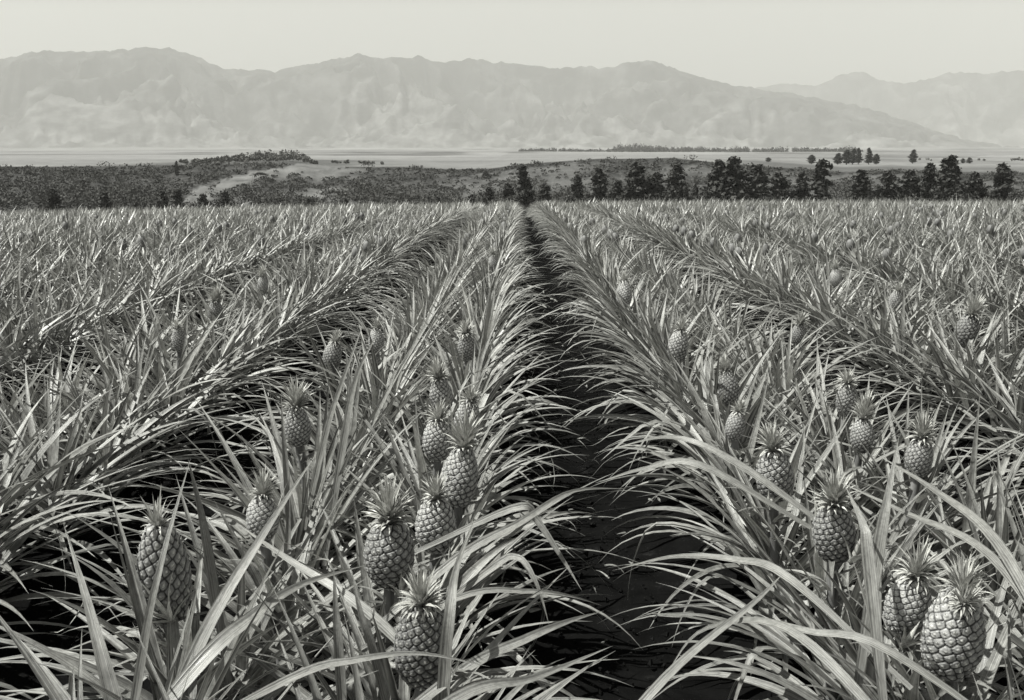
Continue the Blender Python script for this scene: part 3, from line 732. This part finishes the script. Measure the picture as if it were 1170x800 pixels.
for px, top, w, d, lab, var in [(878,180,6,520,'tiny lone tree on the plain above the lower end of the dense clump',4),
 (928,177,9,500,'small tree on the plain just above the layered tree',4),
 (958,175,9,520,'leftmost tree of the little grove on the plain',2),
 (968,171,11,520,'round full tree in the middle of the little grove on the plain',4),
 (975,170,9,524,'narrow tree right of the full one in the little grove on the plain',2),
 (982,169,7,520,'thin tall tree at the right end of the little grove on the plain',5),
 (994,169,8,515,'thin tall tree just right of the little grove, bare gap between',5),
 (1002,176,8,510,'low tree with a sloping top beside the thin tall one',4),
 (1044,171,8,540,'lone upright tree on the open plain above the right-hand trees',2),
 (1101,181,5,560,'left one of a tiny pair of trees near the right margin on the plain',2),
 (1108,180,6,560,'right one of a tiny pair of trees near the right margin on the plain',4)]:
    tree(px, top, w, d*.85, lab, var, PL)

# scrub on the slopes, hedgerow bushes on the plateau edge, the long windbreak : uncountable masses
g = np.random.default_rng(91)
sb = Batch(); Ps = []; tn = []
cand = 0
while len(Ps) < 6000 and cand < 60000:
    cand += 1
    ia = g.integers(0, len(angs)); a = angs[ia]
    if abs(a) > R(34): continue
    r = g.uniform(212, 324); ir = int(np.argmin(abs(rad-r))); s = scrub[ia, ir]
    if g.random() > max(0, (s-.5)*2)**1.4*(1.1 if a < -.19 else .75)+.03: continue
    h = (g.uniform(.15, 1.0)**1.3*(1.7 if s > .85 else 1.2)+.1)*(1.7 if r < 255 else 1)*(1.9 if g.random() < .06 else 1); m = int(8+h*14)
    c = np.array([math.sin(a)*rad[ir], math.cos(a)*rad[ir], Z[ia, ir]+h*.35]) + np.array([g.normal(0, .6), g.normal(0, .6), 0])
    q = norm(g.normal(size=(m, 3)))*g.uniform(.5, 1, (m, 1)); q[:, 2] = np.abs(q[:, 2])*.8-.15
    Ps.append(c+q*np.array([h*.9, h*.9, h*.7])); tn.append(np.clip(g.normal(g.uniform(.05, .5), .12, m), 0, 1))
leaf_quads(sb, np.concatenate(Ps), .3, g, np.concatenate(tn))
props(link('shrubbery', sb.mesh('shrubbery', [M['scrub']], False)), 'dark scrub growing over the gully slopes beyond the field', 'scrub', None, 'stuff')
sb = Batch(); Ps = []; tn = []
for px0, px1, n, hh in [(640,790,90,1.0),(800,905,80,1.5),(975,1180,110,1.1),(530,640,34,.6),(905,975,22,.6),(150,270,30,.6)]:
    for i in range(n):
        px = g.uniform(px0, px1); dd = g.uniform(146, 166); top = 229-g.uniform(0, 1)**1.6*14*hh + (4 if px < 700 else 0)
        P = at_d(px, top, dd); zb = -11.5; m = 90; h = P[2]-zb
        q = norm(g.normal(size=(m, 3)))*g.uniform(.5, 1, (m, 1)); q[:, 2] = q[:, 2]*.5+.5
        Ps.append(np.array([P[0], P[1], zb+h*.35])+q*np.array([1.1, 1.1, h*.65])); tn.append(np.clip(g.normal(.3, .2, m), 0, 1))
leaf_quads(sb, np.concatenate(Ps), .24, g, np.concatenate(tn))
props(link('undergrowth', sb.mesh('undergrowth', [M['conifer']], False)), 'dark low undergrowth filling between the trees at the field edge', 'undergrowth', None, 'stuff')
sb = Batch(); Ps = []; tn = []
for px0, px1, d, hgt, n in [(205,362,345,3.0,190),(380,440,360,1.2,14),(1050,1180,560,1.2,16)]:
    for i in range(n):
        px = g.uniform(px0, px1); dd = d*g.uniform(.97, 1.08); h = hgt*g.uniform(.4, 1.2)
        if px0 == 205: h *= (.3+.9*smooth(215, 335, px))*(1-.85*smooth(335, 362, px))
        P = at_d(px, 180, dd); c = np.array([P[0], P[1], terr(px, dd)+h*.3]); m = 40
        q = norm(g.normal(size=(m, 3)))*g.uniform(.4, 1, (m, 1)); q[:, 2] = np.abs(q[:, 2])
        Ps.append(c+q*np.array([h*.8, h*.8, h*.8])); tn.append(np.clip(g.normal(g.uniform(.2, .9), .15, m), 0, 1))
leaf_quads(sb, np.concatenate(Ps), .45, g, np.concatenate(tn))
props(link('hedge_scrub', sb.mesh('hedge_scrub', [M['scrub']], False)), 'ragged line of bushes along the rim of the plain', 'bushes', None, 'stuff')
sb = Batch(); Ps = []; tn = []
for i in range(620):
    px = g.uniform(592, 990) if i < 470 else g.uniform(705, 790); dd = 1500*g.uniform(.97, 1.05)
    h = (g.uniform(4, 9) if px > 700 else g.uniform(2, 5.5)); h *= .6+.6*vnoise(px*.06, 0*px, 4)
    if 705 < px < 770: h *= 1.5
    P = at_d(px, 168, dd); zb = terr(px, dd); m = 26
    q = norm(g.normal(size=(m, 3)))*g.uniform(.4, 1, (m, 1)); q[:, 2] = np.abs(q[:, 2])
    Ps.append(np.array([P[0], P[1], zb])+q*np.array([3.2, 3.2, h])); tn.append(np.clip(g.normal(.4, .2, m), 0, 1))
leaf_quads(sb, np.concatenate(Ps), 1.4, g, np.concatenate(tn))
props(link('treeline', sb.mesh('treeline', [M['conifer']], False)), 'long thin dark windbreak of trees across the distant plain', 'treeline', None, 'stuff')

# litter in the furrows
lb = Batch(); g = np.random.default_rng(3); n = 800
k = g.integers(-2, 4, n); x = B0+BW*(k+.5)+g.normal(0, .22, n); y = g.uniform(1.2, 14, n)
az = g.uniform(0, 6.28, n); Ln = g.uniform(.03, .2, n)*g.choice([1, .35, .35], n)
base = np.stack([x, y, ground_z(x, y)+.03], -1)
C, S = curve_leaves(base, az, g.uniform(-.05, .5, n), Ln, g.uniform(.2, 1.3, n), g.normal(0, .8, n), np.zeros(n), g.normal(0, .9, n), 6)
strips(lb, C, S, width_prof(g.uniform(.008, .03, n), 6, 2), 3, .6, g.uniform(0, 1, n))
props(link('dry_leaf_litter', lb.mesh('dry_leaf_litter', [M['dry_leaf']])), 'scraps of dry leaf lying on the dark soil of the furrows', 'leaf litter', None, 'stuff')
cb = Batch(); n = 9000
k = g.integers(-2, 4, n); x = B0+BW*(k+.5)+g.normal(0, .3, n); y = 1.2+11*g.random(n)**1.6; s = g.uniform(.003, .010, n)*g.choice([1, 1, 1.6], n)
oc = np.array([(1, 0, 0), (-1, 0, 0), (0, 1, 0), (0, -1, 0), (0, 0, 1), (0, 0, -1)], float)
V = (oc[None]+g.normal(0, .35, (n, 6, 3)))*s[:, None, None]*g.uniform(.6, 1.2, (n, 6, 1)) + np.stack([x, y, ground_z(x, y)+.012], -1)[:, None]
ff = np.array([(0, 2, 4), (2, 1, 4), (1, 3, 4), (3, 0, 4), (2, 0, 5), (1, 2, 5), (3, 1, 5), (0, 3, 5)])
cb.add(V, (np.arange(n)[:, None, None]*6+ff[None]).reshape(-1, 3))
props(link('soil_clods', cb.mesh('soil_clods', [M['clod']], False)), 'crumbly clods of dark soil along the furrows', 'soil', None, 'stuff')

# ------------------------------------------------------------------ haze
HZ = 9250
hb = Batch(); zb, zt = float(Z.min())-2, 1150.
V = [(sx*HZ, sy_*HZ, z) for z in (zb, zt) for sx, sy_ in ((-1, -1), (1, -1), (1, 1), (-1, 1))]
hb.add(V, [(3, 2, 1, 0), (4, 5, 6, 7), (0, 1, 5, 4), (1, 2, 6, 5), (2, 3, 7, 6), (3, 0, 4, 7)])
hm = bpy.data.materials.new('haze'); hm.use_nodes = True; nt = hm.node_tree; nt.nodes.clear()
ov = nt.nodes.new('ShaderNodeOutputMaterial'); pv = nt.nodes.new('ShaderNodeVolumePrincipled')
pv.inputs['Color'].default_value = (.97, .97, .95, 1); pv.inputs['Density'].default_value = .00014; pv.inputs['Anisotropy'].default_value = 0.0
nt.links.new(pv.outputs[0], ov.inputs['Volume'])
props(link('haze', hb.mesh('haze', [hm], False)), 'pale haze hanging over the plain and mountains', 'haze', None, 'stuff')

# ------------------------------------------------------------------ light
SUN_EL = R(61); SUN_DIR = np.array([-.85, -.12])             # horizontal direction towards the sun
az = math.atan2(SUN_DIR[0], SUN_DIR[1])                      # from +Y clockwise
w = bpy.data.worlds.new('World'); scene.world = w; w.use_nodes = True; nt = w.node_tree
bg = nt.nodes['Background']; sky = nt.nodes.new('ShaderNodeTexSky'); sky.sky_type = 'NISHITA'; sky.sun_disc = False
sky.sun_elevation = SUN_EL; sky.sun_rotation = az; sky.dust_density = 3.0; sky.air_density = 1.0
bw = nt.nodes.new('ShaderNodeRGBToBW'); nt.links.new(sky.outputs[0], bw.inputs[0])
mx = nt.nodes.new('ShaderNodeMix'); mx.data_type = 'RGBA'; mx.blend_type = 'MULTIPLY'; mx.inputs[0].default_value = 1
nt.links.new(bw.outputs[0], mx.inputs[6]); mx.inputs[7].default_value = (1, 1.008, .94, 1)
nt.links.new(mx.outputs[2], bg.inputs[0]); bg.inputs[1].default_value = .05
sd = bpy.data.lights.new('sun', 'SUN'); sd.energy = 5.0; sd.angle = R(.6); sd.color = (1, 1, .93)
so = bpy.data.objects.new('sun', sd); COL.objects.link(so)
ux, uy = SUN_DIR/np.linalg.norm(SUN_DIR)
from mathutils import Vector
so.rotation_euler = Vector((ux*math.cos(SUN_EL), uy*math.cos(SUN_EL), math.sin(SUN_EL))).to_track_quat('Z', 'Y').to_euler()
so.location = (0, 0, 50)
vs = scene.view_settings; vs.view_transform = 'Standard'; vs.look = 'None'; vs.gamma = 1; vs.exposure = 1.05
scene.cycles.use_denoising = True
scene.cycles.max_bounces = 6; scene.cycles.diffuse_bounces = 2; scene.cycles.glossy_bounces = 2; scene.cycles.transmission_bounces = 2
scene.cycles.volume_bounces = 0
